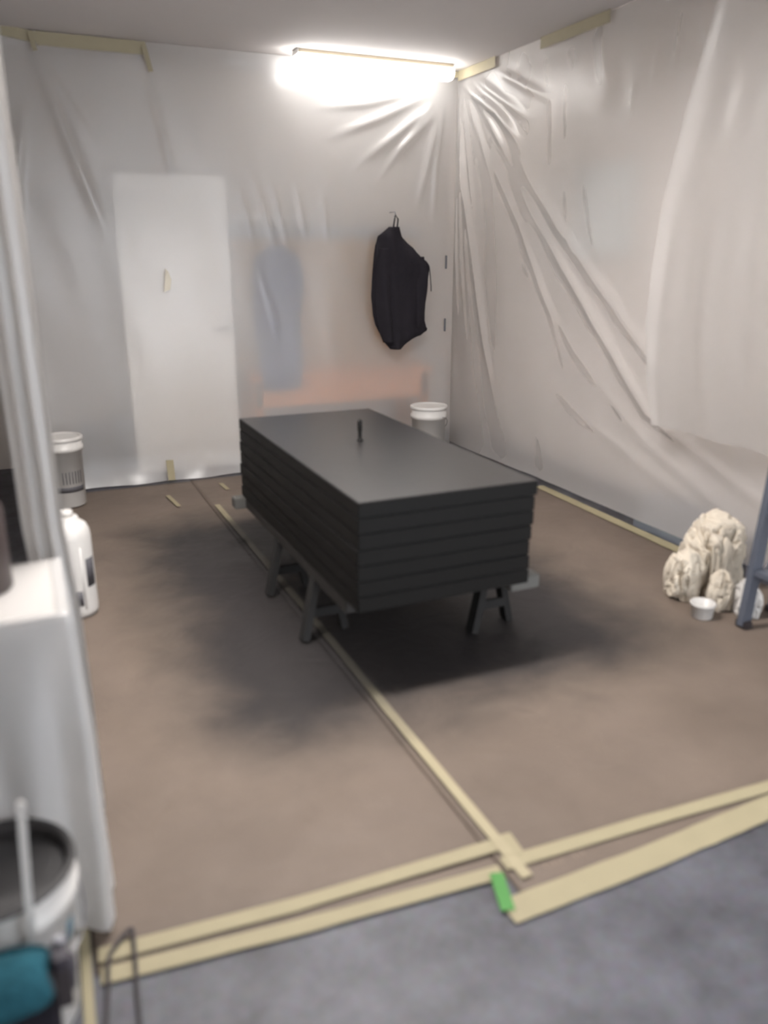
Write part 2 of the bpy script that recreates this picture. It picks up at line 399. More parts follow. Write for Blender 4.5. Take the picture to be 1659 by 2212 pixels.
rc = sheet('plastic_sheet', 130, 110, 0, 1, 0, 1, curtain_pos, M['film_thick'])
tag(rc, 'loose plastic sheet hanging at the far right with a slanting free edge and open bottom', 'sheet')

def left_pos(u, v):
    z = 0.012 + v * (ZC - 0.02)
    # first 14 % of u is gathered in tight folds at the doorway
    if u < 0.22:
        t = u / 0.22                                  # pleats facing the doorway, then back along the booth
        q = min(1, t * 1.15)
        x = -0.055 + 0.100 * q + 0.006 * n3(z * 1.6, q * 2, 3.0) - 0.012 * max(0, 1.2 - abs(z - 2.2)) * .6
        if z < 0.9: x += 0.014 * min(1, (0.9 - z) * 4)
        y = 2.13 + 0.022 * math.sin(q * 5 * PI + 1.4 * n3(z * .8, 2, 1)) + 0.012 * math.sin(q * 11 * PI + z * 1.1) + max(0, t - .87) * 1.6
        if t > .87: x -= (t - .87) * .45
    else:
        t = (u - 0.22) / 0.78
        y = 2.34 + t * (YB - 0.05 - 2.34)
        x = -0.012 - 0.008 * min(1, t * 8) + 0.014 * n3(y * 1.5, z * 0.8, 6.0) * min(1, t * 6)
    return (x, y, z)
ls = sheet('plastic_sheet', 200, 100, 0, 1, 0, 1, left_pos, M['film_left'])
tag(ls, 'narrow bunched plastic sheet hanging along the left edge of the booth doorway', 'sheet')

# ------------------------------------------------------------------ kraft paper on the floor
def paper(name, x0, x1, y0, y1, lift, edge, label):
    nu, nv = 60, 110; vs_ = []; fs = []
    for s_, off in ((0, 0.0012), (1, 0.0)):
        for j in range(nv + 1):
            for i in range(nu + 1):
                x = x0 + (x1 - x0) * i / nu; y = y0 + edge(x) + (y1 - y0 - edge(x)) * j / nv
                h = max(0, n3(x * 2.2, y * 1.6, 3.1)) * 0.006 + max(0, n3(x * 6, y * 5, 8.1)) * 0.003
                h *= min(1, min(j, nv - j) / 6)
                vs_.append((x, y, lift + h + off))
    n = (nu + 1) * (nv + 1)
    for j in range(nv):
        for i in range(nu):
            a = j * (nu + 1) + i; fs.append((a, a + 1, a + nu + 2, a + nu + 1)); fs.append((n + a, n + a + nu + 1, n + a + nu + 2, n + a + 1))
    rim = [i for i in range(nu + 1)] + [j * (nu + 1) + nu for j in range(1, nv + 1)] + [nv * (nu + 1) + i for i in range(nu - 1, -1, -1)] + [j * (nu + 1) for j in range(nv - 1, 0, -1)]
    for k in range(len(rim)):
        a, b = rim[k], rim[(k + 1) % len(rim)]; fs.append((a, n + a, n + b, b))
    o = link(name, vs_, fs, M['kraft'], None, True)
    return tag(o, label, 'paper')
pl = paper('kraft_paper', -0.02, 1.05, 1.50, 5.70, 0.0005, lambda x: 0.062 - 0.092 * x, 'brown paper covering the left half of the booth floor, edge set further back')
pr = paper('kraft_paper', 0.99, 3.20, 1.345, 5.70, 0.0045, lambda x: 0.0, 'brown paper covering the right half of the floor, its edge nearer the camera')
# faint worn print near the front edge of the right paper
for k, (dx, h, w) in enumerate(((0, .020, .005), (.014, .016, .004), (.026, .020, .006), (.040, .018, .004), (.052, .020, .005), (.094, .022, .005), (.108, .016, .004), (.122, .022, .005))):
    pm = MB(); pm.box(1.10 + dx, 1.10 + dx + w, 1.430, 1.430 + h, 0.0062, 0.0072)
    if k in (0, 2, 4): pm = MB(); x_ = 1.10 + dx; pm.add([(a_, b_, c_) for c_ in (.0062, .0072) for a_, b_ in ((x_, 1.43), (x_ + w, 1.43), (x_ + w, 1.427 + h), (x_ + .012, 1.427 + h), (x_ + .012, 1.43 + h), (x_, 1.43 + h))], [(0, 1, 2, 3, 4, 5)[::-1], (6, 7, 8, 9, 10, 11)] + [(i, (i + 1) % 6, 6 + (i + 1) % 6, 6 + i) for i in range(6)])
    pm.build('print_mark', M['print'], pr)

# ------------------------------------------------------------------ masking tape
def strip(name, pts, w, label, m=None, normal=(0, 0, 1), cat='tape', thick=0.0009, wav=0.0, group=None):
    m = m or M['tape']; n = Vector(normal); vs_ = []; fs = []
    pts = [Vector(p) for p in pts]; out = []
    for i in range(len(pts) - 1):
        k = max(1, int((pts[i + 1] - pts[i]).length / 0.05))
        out += [pts[i].lerp(pts[i + 1], t / k) for t in range(k)]
    out.append(pts[-1])
    for i, p in enumerate(out):
        d = (out[min(i + 1, len(out) - 1)] - out[max(i - 1, 0)]).normalized(); a = d.cross(n).normalized()
        ww = w * (1 + 0.08 * n3(i * 0.7, 2.2, w * 50)); h = n * wav * (0.5 + 0.5 * n3(i * 0.5, 1.1, 7))
        for s_, q in ((-1, 0), (1, 0), (1, 1), (-1, 1)): vs_.append(p + a * s_ * ww / 2 + n * thick * q + h)
    for i in range(len(out) - 1):
        for k in range(4): fs.append((i * 4 + k, i * 4 + (k + 1) % 4, i * 4 + 4 + (k + 1) % 4, i * 4 + 4 + k))
    e = (len(out) - 1) * 4; fs += [(3, 2, 1, 0), (e, e + 1, e + 2, e + 3)]
    return tag(link(name, vs_, fs, m), label, cat, group)
TP = 'masking_tape'
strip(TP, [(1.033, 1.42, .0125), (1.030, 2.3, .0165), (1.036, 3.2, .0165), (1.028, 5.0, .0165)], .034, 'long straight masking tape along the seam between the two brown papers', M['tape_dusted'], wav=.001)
strip(TP, [(-0.01, 1.612, .0082), (0.455, 1.577, .0082), (1.035, 1.556, .0122)], .045, 'masking tape along the left paper edge, inner strip lying on the paper')
strip(TP, [(-0.01, 1.552, .0072), (0.435, 1.508, .0072), (0.985, 1.468, .0086)], .047, 'masking tape joining the left paper edge to the concrete, outer strip')
strip(TP, [(1.00, 1.485, .0125), (1.47, 1.466, .0125), (2.4, 1.415, .0125)], .045, 'masking tape along the right paper edge, inner strip beside the faded print')
strip(TP, [(0.925, 1.345, .0062), (1.374, 1.353, .0062), (2.4, 1.405, .0062)], .080, 'broad masking tape holding the right paper edge to the concrete, outer strip nearest camera')
strip(TP, [(1.045, 1.50, .0135), (1.052, 1.585, .0125)], .06, 'short torn masking tape crossing the lower end of the seam tape')
strip('green_tape', [(0.965, 1.462, .0145), (0.928, 1.345, .0100)], .036, 'small bright green tape piece at the notch between the two paper edges', M['green_tape'])
strip(TP, [(0.775, 5.36, .0125), (0.80, 5.08, .0125)], .028, 'short pale tape piece on the paper near the back sheet, left of the stack')
strip(TP, [(0.86, 5.675, .03), (0.865, 5.745, .16)], .05, 'short pale tape piece holding the bottom of the back sheet', normal=(0, -0.8, 0.6))
strip(TP, [(1.17, 5.52, .0125), (1.18, 5.34, .0125)], .03, 'faint tape piece on the paper close to the left rear corner of the stack')
strip(TP, [(3.19, 4.55, .0125), (3.150, 3.0, .0125)], .075, 'pale tape strip along the right paper edge at the foot of the right sheet')
strip(TP, [(-0.030, 1.90, .0095), (-0.036, 1.66, .0095), (-0.046, 1.30, .0022)], .024, 'narrow cream tape on the floor running past the black-filled bucket')
YT = 'ceiling_tape'
strip(YT, [(0.02, 5.770, 2.812), (0.32, 5.775, 2.775)], .06, 'dull yellow tape at the left end of the back sheet, under the ceiling', M['tape_yellow'], (0, -1, 0))
strip(YT, [(0.30, 5.775, 2.775), (0.93, 5.775, 2.775)], .075, 'wide faint tape fixing the back sheet to the ceiling, left half', M['tape_yellow'], (0, -1, 0))
strip(YT, [(0.265, 5.757, 2.80), (0.285, 5.735, 2.70)], .026, 'small yellow tape tab holding the fold at the upper left of the back sheet', M['tape_yellow'], (0, -1, 0))
strip(YT, [(0.915, 5.757, 2.79), (0.945, 5.74, 2.64)], .030, 'small yellow tape tab hanging right of the wide faint tape', M['tape_yellow'], (0, -1, 0))
strip(YT, [(2.98, 5.765, 2.795), (3.13, 5.765, 2.795)], .04, 'yellow tape end in the top corner beside the lamp', M['tape_yellow'], (0, -1, 0))
strip(YT, [(3.128, 5.76, 2.785), (3.128, 5.25, 2.785)], .065, 'pale yellow tape at the top of the right sheet, beside the corner', M['tape_yellow'], (-1, 0, 0))
strip(YT, [(3.128, 4.72, 2.785), (3.128, 4.06, 2.785)], .065, 'pale yellow tape at the top of the right sheet, further from the lamp', M['tape_yellow'], (-1, 0, 0))

# ------------------------------------------------------------------ stack of black panels on trestles
Z0, TH = 0.322, 0.0590
names = ['lowest', 'second from bottom', 'third from bottom', 'middle', 'third from top', 'second from top', 'topmost']
offs = [(-.030, -.035, .002), (-.026, -.030, -.004), (-.030, -.020, .003), (-.020, -.018, -.003), (-.014, -.010, .004), (-.010, -.006, -.002), (.0, .0, .0)]
for k in range(7):
    ox, oy, rz = offs[k]
    e = empty('painted_board', (1.365 + ox * .6, 3.31 + oy * .3, Z0 + k * TH), '%s black-painted board in the stack%s' % (names[k], ', its wide top face showing' if k == 6 else (', resting on the trestles' if k == 0 else '')), 'board', 'stack of black boards', rz * 0.5)
    hx, hy = 0.365 + (0.004 if k == 6 else ox * .25 + .002), 0.832
    MB().box(-hx + .012, hx - .012, -hy + .012, hy - .012, 0.0, TH - .006).build('core', M['black_edge_shaded'], e)
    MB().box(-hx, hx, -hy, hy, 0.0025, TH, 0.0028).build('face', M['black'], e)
    fo = e.children[-1]; fo.data.materials.append(M['black_edge_shaded'])
    for p_ in fo.data.polygons: p_.material_index = 0 if p_.normal.z > .9 else 1  # lit black on top, shaded black on the sides
pg = empty('black_peg', (1.372, 3.385, Z0 + 7 * TH), 'short black peg standing in the middle of the topmost black board', 'peg')
MB().lathe([(.014, 0), (.014, .005), (.009, .009), (.0085, .040), (.011, .055), (.011, .092), (.006, .10)], n=14).build('stem', M['black_edge_shaded'], pg, True)

def trestle(x, ys, label, dx):
    e = empty('trestle', (x, 3.30, 0), label, 'trestle', 'trestles under the panel stack')
    zb = Z0 - 0.055
    MB().box(-0.047, 0.047, -0.70, 0.76, zb, Z0 - .0005, 0.004).build('beam', M['timber'], e)
    ye = .76 if x < 1.3 else -.70
    MB().box(-0.105 if x < 1.3 else -.049, 0.049 if x < 1.3 else .085, min(ye, ye * 1.10), max(ye, ye * 1.10), zb - .002, Z0 - .001, 0.004).build('beam_end', M['beam_end'], e)
    for y in ys:
        for s_ in (-1, 1):
            MB().beam((s_ * 0.030, y - 3.30, zb + 0.02), (s_ * dx, y - 3.30 + 0.03 * s_, 0.0125), 0.030, 0.055, (0, 1, 0)).build('leg', M['timber_dark'], e)
        MB().box(-dx * .72, dx * .72, y - 3.30 - 0.012, y - 3.30 + 0.012, 0.095, 0.135, .002).build('cross_brace', M['timber_dark'], e)
trestle(1.035, (2.98, 3.50), 'low oversprayed timber trestle under the left edge of the black stack', 0.10)
trestle(1.72, (2.76, 3.85), 'low oversprayed timber trestle under the right edge of the black stack', 0.105)

# ------------------------------------------------------------------ lamps
def batten(loc, L_, label, m, group=None):
    e = empty('batten_light', loc, label, 'lamp', group)
    MB().box(-L_ / 2, L_ / 2, -0.055, 0.055, -0.030, 0.0, .004).build('housing', M['housing'], e)
    pr = [(-.062, -.030), (-.070, -.055), (-.058, -.085), (-.03, -.100), (.03, -.100), (.058, -.085), (.070, -.055), (.062, -.030)]
    v = [(s_ * L_ / 2, a, b) for s_ in (-1, 1) for a, b in pr]; n = len(pr)
    f = [(k, (k + 1) % n, n + (k + 1) % n, n + k) for k in range(n)] + [tuple(range(n - 1, -1, -1)), tuple(range(n, 2 * n))]
    link('diffuser', v, f, m, e)
    for s_ in (-1, 1):
        MB().box(s_ * (L_ / 2 + .003) - .004, s_ * (L_ / 2 + .003) + .004, -0.056, 0.056, -0.034, -0.001, .003).build('end_cap', M['white_metal'], e)
batten((2.42, 5.62, ZC), 1.13, 'bright fluorescent batten on the ceiling in the back right corner', M['tube_booth'])
tl = empty('fill_trough_light', (0.95, 2.7, ZC), 'unseen white trough light added on the ceiling over the booth front, reflectors dimming the upper sheets', 'lamp')  # out-of-view lamp added to fill the booth with light
MB().box(-.80, .80, -.05, .05, -.05, 0, .004).build('housing', M['white_metal'], tl)
MB().box(-.74, .74, -.058, .058, -.066, -.052).build('tube', M['tube_fill'], tl)
for s_ in (-1, 1):
    MB().beam((-.80, s_ * .052, -.045), (.80, s_ * .052, -.045), .012, .010).build('clip', M['white_metal'], tl)
    MB().add([(x, s_ * y, z) for x in (-.80, .80) for y, z in ((.050, -.046), (.150, -.126), (.154, -.124), (.056, -.040))],
             [(0, 1, 2, 3), (7, 6, 5, 4)] + [(k, 4 + k, 4 + (k + 1) % 4, (k + 1) % 4) for k in range(4)]).build('reflector', M['white_metal'], tl)  # reflectors shaped to keep this lamp's light off the upper sheets
    MB().box(s_ * .80 - .004, s_ * .80 + .004, -.15, .15, -.126, -.002).build('end_plate', M['white_metal'], tl)


# ------------------------------------------------------------------ black jacket
jk = empty('black_jacket', (2.60, 5.66, 0.87), 'black jacket hanging against the back sheet, left of the corner', 'jacket')
rows = [(2.535, 2.608, 1.746), (2.451, 2.635, 1.682), (2.426, 2.703, 1.619), (2.415, 2.779, 1.555), (2.407, 2.869, 1.474), (2.400, 2.851, 1.392),
        (2.392, 2.83, 1.261), (2.406, 2.809, 1.127), (2.424, 2.826, 1.059), (2.451, 2.866, 1.007), (2.473, 2.808, 0.974), (2.5, 2.691, 0.924), (2.549, 2.641, 0.873)]
def interp_rows(rows, n):
    out = []
    zs = [r[2] for r in rows]
    for i in range(n):
        z = zs[0] + (zs[-1] - zs[0]) * i / (n - 1)
        for k in range(len(rows) - 1):
            if zs[k] >= z >= zs[k + 1] - 1e-9:
                t = (zs[k] - z) / (zs[k] - zs[k + 1]); out.append((rows[k][0] + t * (rows[k + 1][0] - rows[k][0]), rows[k][1] + t * (rows[k + 1][1] - rows[k][1]), z)); break
    return out
def loft(rows, n, depth, yc, seed, origin):
    vs_, fs = [], []
    rr = interp_rows(rows, 56)
    for i, (a, b, z) in enumerate(rr):
        c, h = (a + b) / 2, (b - a) / 2; tt = i / 55; dep = depth * (0.35 + 0.65 * math.sin(PI * min(.97, max(.03, tt))) ** .5)
        for k in range(n):
            t = 2 * PI * k / n; x = c + h * math.cos(t)
            y = yc + dep * math.sin(t) * (1 if math.sin(t) < 0 else .5)
            if math.sin(t) < 0: y -= 0.020 * n3(x * 16 + seed, z * 5, seed) + 0.012 * math.sin(x * 60 + z * 7 + seed)
            vs_.append((x - origin[0], y - origin[1], z - origin[2]))
    for i in range(55):
        for k in range(n): fs.append((i * n + k, i * n + (k + 1) % n, i * n + n + (k + 1) % n, i * n + n + k))
    fs += [tuple(range(n - 1, -1, -1)), tuple(55 * n + k for k in range(n))]
    return vs_, fs
v, f = loft(rows, 40, 0.075, 5.66, 3.0, (2.60, 5.66, 0.87)); link('body', v, f, M['cloth_black'], jk, True)
slv = [(2.44, 2.52, 1.60), (2.41, 2.55, 1.45), (2.405, 2.54, 1.2), (2.44, 2.55, 1.0), (2.47, 2.56, 0.93)]
v, f = loft(slv, 20, 0.05, 5.615, 8.0, (2.60, 5.66, 0.87)); link('sleeve', v, f, M['cloth_black'], jk, True)
slv = [(2.70, 2.80, 1.54), (2.72, 2.83, 1.40), (2.72, 2.815, 1.2), (2.73, 2.815, 1.08), (2.74, 2.83, 1.03)]
v, f = loft(slv, 20, 0.045, 5.62, 5.0, (2.60, 5.66, 0.87)); link('sleeve', v, f, M['cloth_black'], jk, True)
MB().tube([(-.03, .0, .86), (-.015, .01, .93), (.0, .03, .96), (.012, .01, .93), (.0, .0, .86)], .006).build('hanging_loop', M['rubber'], jk, True)
MB().tube([(.262, -.01, .60), (.272, -.01, .53), (.282, -.005, .46), (.286, 0, .42)], .0035).build('drawstring', M['rubber'], jk, True)
hk = empty('hook', (2.60, 5.70, 1.83), 'small steel hook pushed through the back sheet above the black jacket', 'hook')
MB().tube([(0, .09, .02), (0, .0, .02), (0, -.012, .0), (0, -.005, -.012), (0, .008, -.008)], .004).build('wire', M['steel'], hk, True)

# ------------------------------------------------------------------ small things on the sheets
tb = empty('tape_tab', (0.945, 5.755, 1.39), 'tiny pinched cream tape tab on the back sheet in front of the white door', 'tape')
v = [(-.022, 0, -.075), (.018, -.006, -.06), (.028, -.014, .005), (.012, -.02, .055), (-.004, -.006, .075), (-.012, -.018, .02)]
MB().add(v + [(a, b + .008, c) for a, b, c in v], [(0, 1, 2, 5), (5, 2, 3, 4), (9, 11, 8, 7)[::-1], (6, 11, 8, 7), (0, 6, 7, 1), (1, 7, 8, 2), (2, 8, 9, 3), (3, 9, 10, 4), (4, 10, 11, 5), (5, 11, 6, 0), (11, 10, 9, 8)]).build('fold', mat('cream_tape', (226, 219, 202), .6), tb)
for (z, ln, lab) in ((1.50, .10, 'upper small grey clip in the corner crease right of the jacket'), (1.03, .10, 'lower small grey clip in the corner crease right of the jacket')):
    k = empty('corner_clip', (3.055, 5.745, z), lab, 'clip')
    MB().box(-.006, .006, -.006, .010, -ln / 2, ln / 2, .003).build('clip_body', M['plastic_grey'], k)

# ------------------------------------------------------------------ buckets
def bucket(name, loc, r0, r1, h, label, m, cat='bucket', lid=True, filled=None, lab=None, group=None, bail=None):
    e = empty(name, loc, label, cat, group)
    if filled:
        MB().lathe([(r0, 0), (r0 + .004, .004), (r1 - .004, h * .80), (r1 + .006, h * .80), (r1 + .008, h * .86), (r1, h * .87), (r1 + .004, h - .01), (r1 + .006, h), (r1 - .004, h), (r1 - .010, h - .012), (r1 - .012, h - .06)], n=48, cap1=False).build('body', m, e, True)
        MB().lathe([(r1 - .0135, h - .04), (r1 - .0130, h - .012), (r1 - .006, h + .001), (r1 + .0062, h + .0016), (r1 + .0082, h - .006)], n=48, cap0=False, cap1=False).build('paint_crust', filled, e, True)
        MB().lathe([(r1 - .0125, h - .024), (r1 * .5, h - .021)], n=48, cap0=False).build('paint_skin', filled, e, True)
    else:
        MB().lathe([(r0, 0), (r0 + .004, .004), (r1 - .004, h * .80), (r1 + .006, h * .80), (r1 + .008, h * .86), (r1, h * .87), (r1 + .003, h - .02)], n=40).build('body', m, e, True)
        MB().lathe([(r1 + .004, h - .026), (r1 + .010, h - .022), (r1 + .010, h - .004), (r1 + .004, h), (r1 - .012, h), (r1 - .016, h - .008)], n=40).build('lid', m, e, True)
    MB().tube([((r1 + .010) * math.cos(t), (r1 + .010) * math.sin(t), h * .84 - .16 * math.sin(t - (bail or 0)) ** 2 * .7) for t in [(bail or 0) + PI * k / 16 for k in range(17)]], .0028, 6).build('handle', M['steel'], e, True)
    return e
def wrap(e, r, a0, a1, z0, z1, m, name='label', n=12):
    v, f = [], []
    for k in range(n + 1):
        t = a0 + (a1 - a0) * k / n
        for rr, z in ((r(z0), z0), (r(z1), z1), (r(z1) + .0012, z1), (r(z0) + .0012, z0)): v.append((rr * math.cos(t), rr * math.sin(t), z))
    for k in range(n):
        for q in range(4): f.append((k * 4 + q, k * 4 + (q + 1) % 4, k * 4 + 4 + (q + 1) % 4, k * 4 + 4 + q))
    f += [(3, 2, 1, 0), (n * 4, n * 4 + 1, n * 4 + 2, n * 4 + 3)]
    return link(name, v, f, m, e, True)

b = bucket('paint_bucket', (2.73, 5.36, .009), .115, .130, .475, 'white paint bucket in the right back corner, partly hidden by the black stack', M['plastic_white'], bail=-1.2)
b = bucket('paint_bucket', (0.155, 5.44, .009), .108, .122, .45, 'white bucket with a striped label by the left end of the back sheet', M['plastic_white'], bail=1.0)
rl = lambda z: .1085 + z * (.0135 / .36) + .0005
wrap(b, rl, -2.1, -0.5, .10, .135, M['label_dark']); 
for k in range(7):
    a = -1.75 + k * .17; wrap(b, rl, a, a + .045, .155, .235, M['label_dark'], 'bar', 2)
wrap(b, lambda z: rl(z), -2.7, -2.35, .14, .30, M['label_dark'], 'label', 4)
# tall white canister nearer on the left
cn = empty('canister', (0.085, 3.64, .009), 'tall white canister with dark label blocks standing on the paper at the left sheet', 'canister')
MB().lathe([(.085, 0), (.092, .01), (.094, .03), (.094, .36), (.090, .39), (.080, .415), (.062, .43), (.050, .432), (.050, .450), (.044, .455)], n=36).build('body', M['plastic_white'], cn, True)
MB().lathe([(.030, .455), (.030, .478), (.024, .482)], n=20).build('cap', M['plastic_white'], cn, True)
rc_ = lambda z: .0942
wrap(cn, rc_, -0.95, -0.40, .14, .27, M['label_dark']); wrap(cn, rc_, -1.75, -1.25, .06, .13, M['label_dark'])
wrap(cn, rc_, -1.20, -1.12, .04, .33, M['plastic_white'], 'seam')
# grey buckets behind the back sheet
bucket('grey_bucket', (0.42, 6.05, 0), .10, .115, .42, 'dark grey bucket seen blurred through the back sheet, left one', M['plastic_grey'], lid=True, bail=.2)
bucket('grey_bucket', (0.62, 6.26, 0), .12, .13, .40, 'paler grey bucket seen blurred through the back sheet, right one', M['blue_frame'], bail=.4)

# ------------------------------------------------------------------ things behind the back sheet
bn = empty('low_bench', (2.28, 6.28, 0), 'low plywood bench blurred behind the back sheet', 'bench')
MB().box(-0.74, 0.78, -0.30, 0.30, 0.64, 0.68, .004).build('bench_top', M['ply'], bn)
MB().box(-0.72, 0.76, -0.27, -0.24, 0.44, 0.64, .003).build('apron', M['ply'], bn)
for x in (-.68, .72):
    for y in (-.24, .24): MB().box(x - .03, x + .03, y - .03, y + .03, 0, .64, .003).build('leg', M['ply'], bn)
bd = empty('beige_board', (2.28, 6.42, 0.68), 'beige board leaning on the back wall above the low bench', 'board')
MB().box(-.78, .80, 0.0, .03, .0, 1.0, .004).build('panel', M['beige'], bd)
MB().box(-.80, .82, -.012, .04, 1.0, 1.07, .004).build('top_rail', M['blue_frame'], bd)
MB().box(-.80, -.76, -.012, .04, 0, 1.0, .004).build('side_rail', M['blue_frame'], bd)
MB().box(.78, .82, -.012, .04, 0, 1.0, .004).build('side_rail', M['blue_frame'], bd)
bc = empty('blue_coat', (1.76, 5.95, 0.56), 'blue-grey work coat hanging blurred behind the back sheet, left of the beige board', 'coat')
rb = [(1.72, 1.82, 1.62), (1.60, 1.94, 1.54), (1.57, 1.97, 1.40), (1.60, 1.93, 1.1), (1.60, 1.94, .8), (1.63, 1.92, .58)]
v, f = loft(rb, 32, .05, 5.95, 1.0, (1.76, 5.95, .56)); link('body', v, f, M['blue_cloth'], bc, True)
v, f = loft([(1.585, 1.66, 1.50), (1.565, 1.655, 1.2), (1.575, 1.66, .95)], 16, .04, 5.92, 2.0, (1.76, 5.95, .56)); link('sleeve', v, f, M['blue_cloth'], bc, True)
MB().tube([(-.02, .0, 1.04), (-.01, .03, 1.14), (0, .05, 1.225), (.01, .03, 1.14), (.02, .0, 1.04)], .005).build('hanging_loop', M['blue_cloth'], bc, True)
rail = empty('coat_rail', (1.76, 6.02, 1.78), 'white rail carrying the blue-grey coat behind the back sheet', 'rail')
MB().box(-.30, .34, -.012, .012, -.0, .05, .003).build('rail_board', M['white_metal'], rail)
for x in (-.27, .31): MB().box(x - .02, x + .02, .012, .58, -.035, .0, .003).build('bracket', M['white_metal'], rail)
gb = empty('grey_box', (3.285, 3.42, 0), 'pale grey box blurred behind the foot of the right sheet', 'box')
MB().box(-.055, .065, -.20, .20, 0, .165, .004).build('carton', M['blue_frame'], gb)
MB().box(-.058, .068, -.203, .203, .165, .18, .003).build('box_lid', M['blue_frame'], gb)

wb = empty('pale_board', (3.40, 4.45, 1.55), 'pale bluish board on the right wall, blurred behind the sheet', 'board')
MB().box(-.018, .015, -.28, .28, .0, .55, .004).build('panel', mat('pale_blue_board', (226, 238, 242), 0.4, var=0.02), wb)
for y in (-.29, .29): MB().box(-.026, .015, y - .015, y + .015, -.015, .565, .003).build('frame_side', M['white_metal'], wb)
for z in (-.008, .558): MB().box(-.026, .015, -.275, .275, z - .014, z + .014, .003).build('frame_rail', M['white_metal'], wb)

# ------------------------------------------------------------------ crumpled canvas, tub, stepladder on the right
def crumple(name, loc, rad, seed, label, m, cat, folds=0.3, drop=0.55, sq=1.0, freq=1.0):
    """heap of cloth: broad lobes with sharp valleys between them; sq < 1 gives a boxier heap"""
    bm = bmesh.new(); bmesh.ops.create_icosphere(bm, subdivisions=6, radius=1)
    for v in bm.verts:
        p = v.co.copy(); q = Vector((p.x * 1.3, p.y * 1.3, p.z * 0.6)) * freq + Vector((seed, seed * 2, 0))
        if sq != 1.0: p = Vector([math.copysign(abs(c_) ** sq, c_) for c_ in p])
        w = Vector((noise.noise(q * 1.3 + Vector((9, 0, 0))), noise.noise(q * 1.3 + Vector((0, 7, 0))), 0)) * 0.7
        valley = max(0, 1 - abs(noise.noise((q + w) * 1.5)) * 9)              # a few sharp long creases
        valley2 = max(0, 1 - abs(noise.noise((q + w) * 3.1 + Vector((3, 3, 3)))) * 7)
        ang = math.atan2(p.y, p.x); pl_ = abs(math.sin(ang * 3.5 + 2.6 * noise.noise(q * 1.2) + seed)) ** .5
        r = 1.0 - folds * valley ** 1.2 - folds * .45 * valley2 - folds * .55 * (1 - pl_) * (1.1 - abs(p.z)) + .10 * noise.noise(q * 2.6) + .24 * noise.noise(q * 1.1) + .02 * noise.noise(q * 6)
        p = p * r; z = p.z * rad[2] + rad[2] * drop
        v.co = (p.x * rad[0], p.y * rad[1], max(z, 0.0))
    bm.verts.index_update()
    vs_ = [v.co.copy() for v in bm.verts]; fs = [tuple(v.index for v in f_.verts) for f_ in bm.faces]; bm.free()
    o = link(name, vs_, fs, m, None, True); o.location = loc
    return tag(o, label, cat)
crumple('dust_sheet', (2.915, 2.695, .008), (.135, .115, .215), 4.3, 'large cream dust sheet crumpled in a boxy heap behind the stepladder', M['canvas'], 'cloth', .34, .62, .62)
crumple('dust_sheet', (2.715, 2.66, .008), (.090, .085, .135), 11.7, 'rounded white dust sheet bundle left of the large boxy heap', M['canvas'], 'cloth', .34, .70, .8, 1.0)
crumple('dust_sheet', (2.775, 2.495, .008), (.058, .058, .115), 9.1, 'small white cloth bunched between the white tub and the stepladder leg', M['canvas'], 'cloth', .36, .6)
crumple('dust_sheet', (2.84, 2.40, .008), (.055, .08, .10), 2.7, 'white cloth bundle on the floor inside the stepladder legs', M['plastic_white'], 'cloth', .36, .6)
tbx = empty('plastic_tub', (2.635, 2.455, .009), 'small white plastic tub on the paper in front of the large dust sheet', 'tub')
MB().lathe([(.040, 0), (.046, .004), (.052, .060), (.056, .061), (.056, .070), (.050, .070), (.044, .008)], n=32).build('body', M['plastic_white'], tbx, True)

ld = empty('stepladder', (2.72, 2.30, .009), 'blue-grey stepladder standing at the right edge of the frame', 'ladder')
TOP = 1.55
for y in (0.0, -0.40):
    MB().beam((0.0, y, 0.012), (0.10, y * .8 - .02, TOP), .030, .052, (1, 0, 0)).build('rail', M['ladder'], ld)
    MB().beam((0.24, y + .06 if y == 0 else y, 0.012), (0.14, y * .8 - .02, TOP), .026, .036, (1, 0, 0)).build('rear_leg', M['ladder'], ld)
    MB().beam((0.018, y - .002, .17), (0.20, y + .03, .34), .012, .024).build('strut', M['ladder_dark'], ld)
for k in range(1, 6):
    t = k / 6; MB().box(0.10 * t - .02, 0.10 * t + .05, -.40 + .08 * t, -.02 * t, TOP * t - .012, TOP * t + .012, .003).build('tread', M['ladder'], ld)
MB().box(.06, .18, -.36, .0, TOP - .01, TOP + .02, .004).build('top_plate', M['ladder'], ld)
for x, y in ((0, 0), (0, -.40), (.24, .06), (.24, -.40)):
    MB().box(x - .020, x + .024, y - .030, y + .030, 0, .035, .005).build('foot', M['rubber'], ld)

